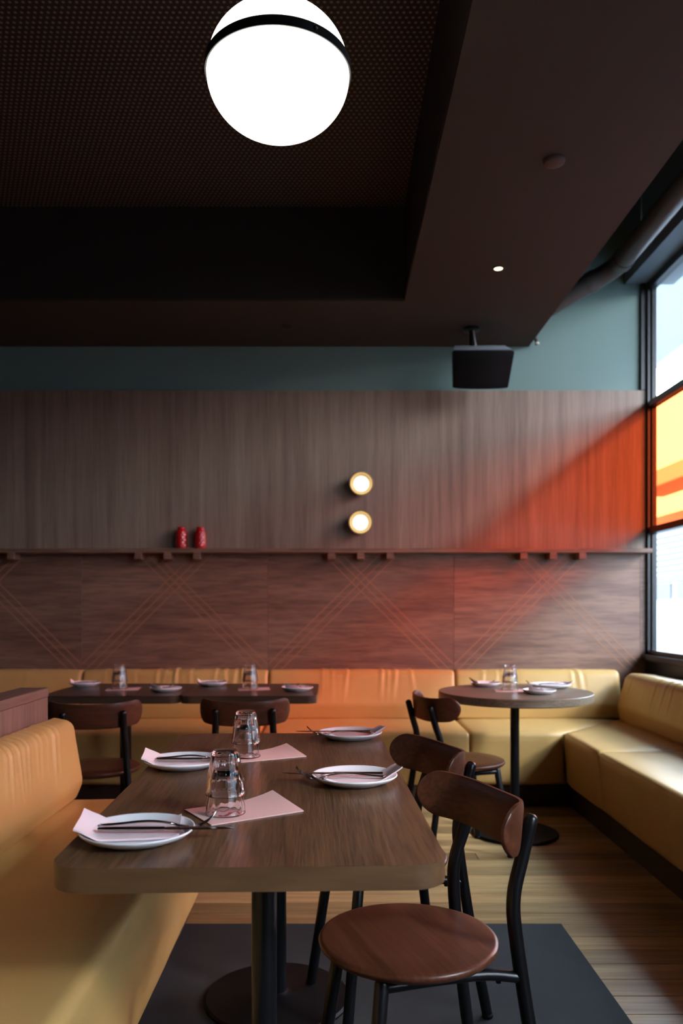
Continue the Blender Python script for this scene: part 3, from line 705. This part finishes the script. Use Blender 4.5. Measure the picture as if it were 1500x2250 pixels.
setting(-0.888, 4.19, sm, 1.1, 'at the front right of the left square table', 6, cutscale=0.62, nw=(0.14, 0.075), lift=0.02)
setting(-0.690, 4.49, sm, 0.2, 'at the back of the right square table', 7, cutscale=0.62, nw=(0.13, 0.075))
setting(-0.198, 4.21, sm, 1.3, 'at the front right of the right square table', 8, cutscale=0.62, nw=(0.13, 0.075), lift=0.02)
setting(0.845, 4.46, sm, 0.4, 'at the back left of the round table', 9, cutscale=0.62, nw=(0.13, 0.075), lift=0.02)
setting(1.045, 4.07, sm, 1.2, 'at the front of the round table', 10, cutscale=0.62, nw=(0.13, 0.075), lift=0.02)
setting(1.185, 4.37, 0.11, PI+0.1, 'at the back right of the round table', 11, nw=(0.17, 0.11))

# menu cards with a red print, stacked upturned tumblers
def card_me(w_, h_, curl):
    bm = bmesh.new(); n = 16; T, Bt = [], []
    for i in range(n+1):
        a, b2 = [], []
        for k in range(9):
            u = -w_/2+w_*i/n; v = -h_/2+h_*k/8; e = max(0.0, i/n-0.5)/0.5
            z = 0.0004+curl*e*e*(k/8)
            a.append(bm.verts.new((u, v, z+0.0022))); b2.append(bm.verts.new((u, v, z)))
        T.append(a); Bt.append(b2)
    for i in range(n):
        for k in range(8):
            bm.faces.new((T[i][k], T[i+1][k], T[i+1][k+1], T[i][k+1])); bm.faces.new((Bt[i][k], Bt[i][k+1], Bt[i+1][k+1], Bt[i+1][k]))
        bm.faces.new((T[i][0], Bt[i][0], Bt[i+1][0], T[i+1][0])); bm.faces.new((T[i][8], T[i+1][8], Bt[i+1][8], Bt[i][8]))
    for k in range(8):
        bm.faces.new((T[0][k], T[0][k+1], Bt[0][k+1], Bt[0][k])); bm.faces.new((T[n][k], Bt[n][k], Bt[n][k+1], T[n][k+1]))
    return bm
def menu(x, y, rz, label, w_=0.214, h_=0.145, curl=0.016):
    t = thing('menu_card', label, 'menu', (x, y, TZ), rz, 'pink menu cards')
    obj('card', card_me(w_, h_, curl), 'card_pink', t, 40)
    bm = bmesh.new()
    for (pts, w2) in (([(-0.075, -0.020), (-0.062, -0.012), (-0.045, -0.016), (-0.030, -0.006), (-0.012, -0.012)], 0.007), ([(-0.070, 0.010), (-0.055, 0.018), (-0.038, 0.013), (-0.022, 0.020)], 0.004)):
        P = smooth_path([(a, b2, 0) for a, b2 in pts], 5); pr = None
        for i, p in enumerate(P):
            d_ = (P[min(i+1, len(P)-1)]-P[max(i-1, 0)]).normalized(); nn = Vector((-d_.y, d_.x, 0))*w2/2*(0.5+0.5*abs(math.sin(i*0.9)))
            cur = [bm.verts.new((q.x, q.y, z)) for z in (0.0026, 0.0029) for q in (p-nn, p+nn)]
            if pr:
                bm.faces.new((pr[2], cur[2], cur[3], pr[3])); bm.faces.new((pr[0], pr[1], cur[1], cur[0])); bm.faces.new((pr[0], cur[0], cur[2], pr[2])); bm.faces.new((pr[1], pr[3], cur[3], cur[1]))
            pr = cur
    obj('red_print', bm, 'print_red', t)
    return t
menu(-0.196, 1.722, math.radians(32), 'pink menu card under the nearest glasses on the long table')
menu(-0.212, 2.365, math.radians(27), 'pink menu card under the farther glasses on the long table')
menu(-1.140, 4.29, math.radians(8), 'pink menu card under the glasses on the left square table', 0.17, 0.12, 0.002)
menu(-0.435, 4.29, math.radians(8), 'pink menu card under the glasses on the right square table', 0.17, 0.12, 0.002)
menu(0.940, 4.20, math.radians(-6), 'pink menu card under the glasses on the round table', 0.19, 0.12, 0.002)
GH = 0.095
def tumbler_bm():
    # upside down: rim at z=0, base at z=GH, thick ribbed wall
    def ro(z): return 0.0425-0.0150*(z/GH)**1.15
    outer = [(0.0412, 0.0), (0.0425, 0.0012), (0.0424, 0.004)]+[(ro(z), z) for z in (0.008, 0.014, 0.022, 0.032, 0.044, 0.056, 0.066, 0.074, 0.082, 0.088)]+[(0.0268, 0.0925), (0.0240, GH), (0.0, GH)]
    inner = [(0.0, GH-0.010), (0.0235, GH-0.010)]+[(ro(z)-0.0022, z) for z in (0.082, 0.070, 0.056, 0.040, 0.024, 0.010)]+[(0.0401, 0.0015)]
    def fn(r, z, a):
        if r > 0.0245 and 0.012 < z < 0.091: return r+0.0007*math.cos(14*a)+0.0005*math.sin(z*260)*math.cos(7*a)
        return r
    bm = bmesh.new(); n = 84
    def ring(r, z, f): return [bm.verts.new(((fn(r, z, 2*PI*i/n) if f else r)*math.cos(2*PI*i/n), (fn(r, z, 2*PI*i/n) if f else r)*math.sin(2*PI*i/n), z)) for i in range(n)]
    seq = [('o', p) for p in outer[::-1][1:]]+[('i', p) for p in inner[::-1][:-1]]
    rs = [ring(p[0], p[1], k == 'o') for k, p in seq]
    for A, B in zip(rs, rs[1:]):
        for i in range(n): bm.faces.new((A[i], A[(i+1) % n], B[(i+1) % n], B[i]))
    bm.faces.new(rs[0]); bm.faces.new(rs[-1][::-1])
    return bm
g0 = obj('tumbler', tumbler_bm(), 'tumbler_glass', None, 50); used = False
def glasses(x, y, where):
    global used
    for z, wh in ((0.0032, 'lower'), (0.0032+0.040, 'upper')):
        o = g0
        if used: o = g0.copy(); C.objects.link(o)
        used = True; o.location = (x, y, TZ+z); o.rotation_euler = (0, 0, z*9+x)
        tag(o, f'{wh} clear ribbed tumbler of the stack on {where}', 'glass', 'upturned tumblers')
glasses(-0.232, 1.693, 'the long table, nearest menu card')
glasses(-0.260, 2.335, 'the long table, farther menu card')
glasses(-1.158, 4.29, 'the left square table')
glasses(-0.455, 4.29, 'the right square table')
glasses(0.928, 4.22, 'the round table')
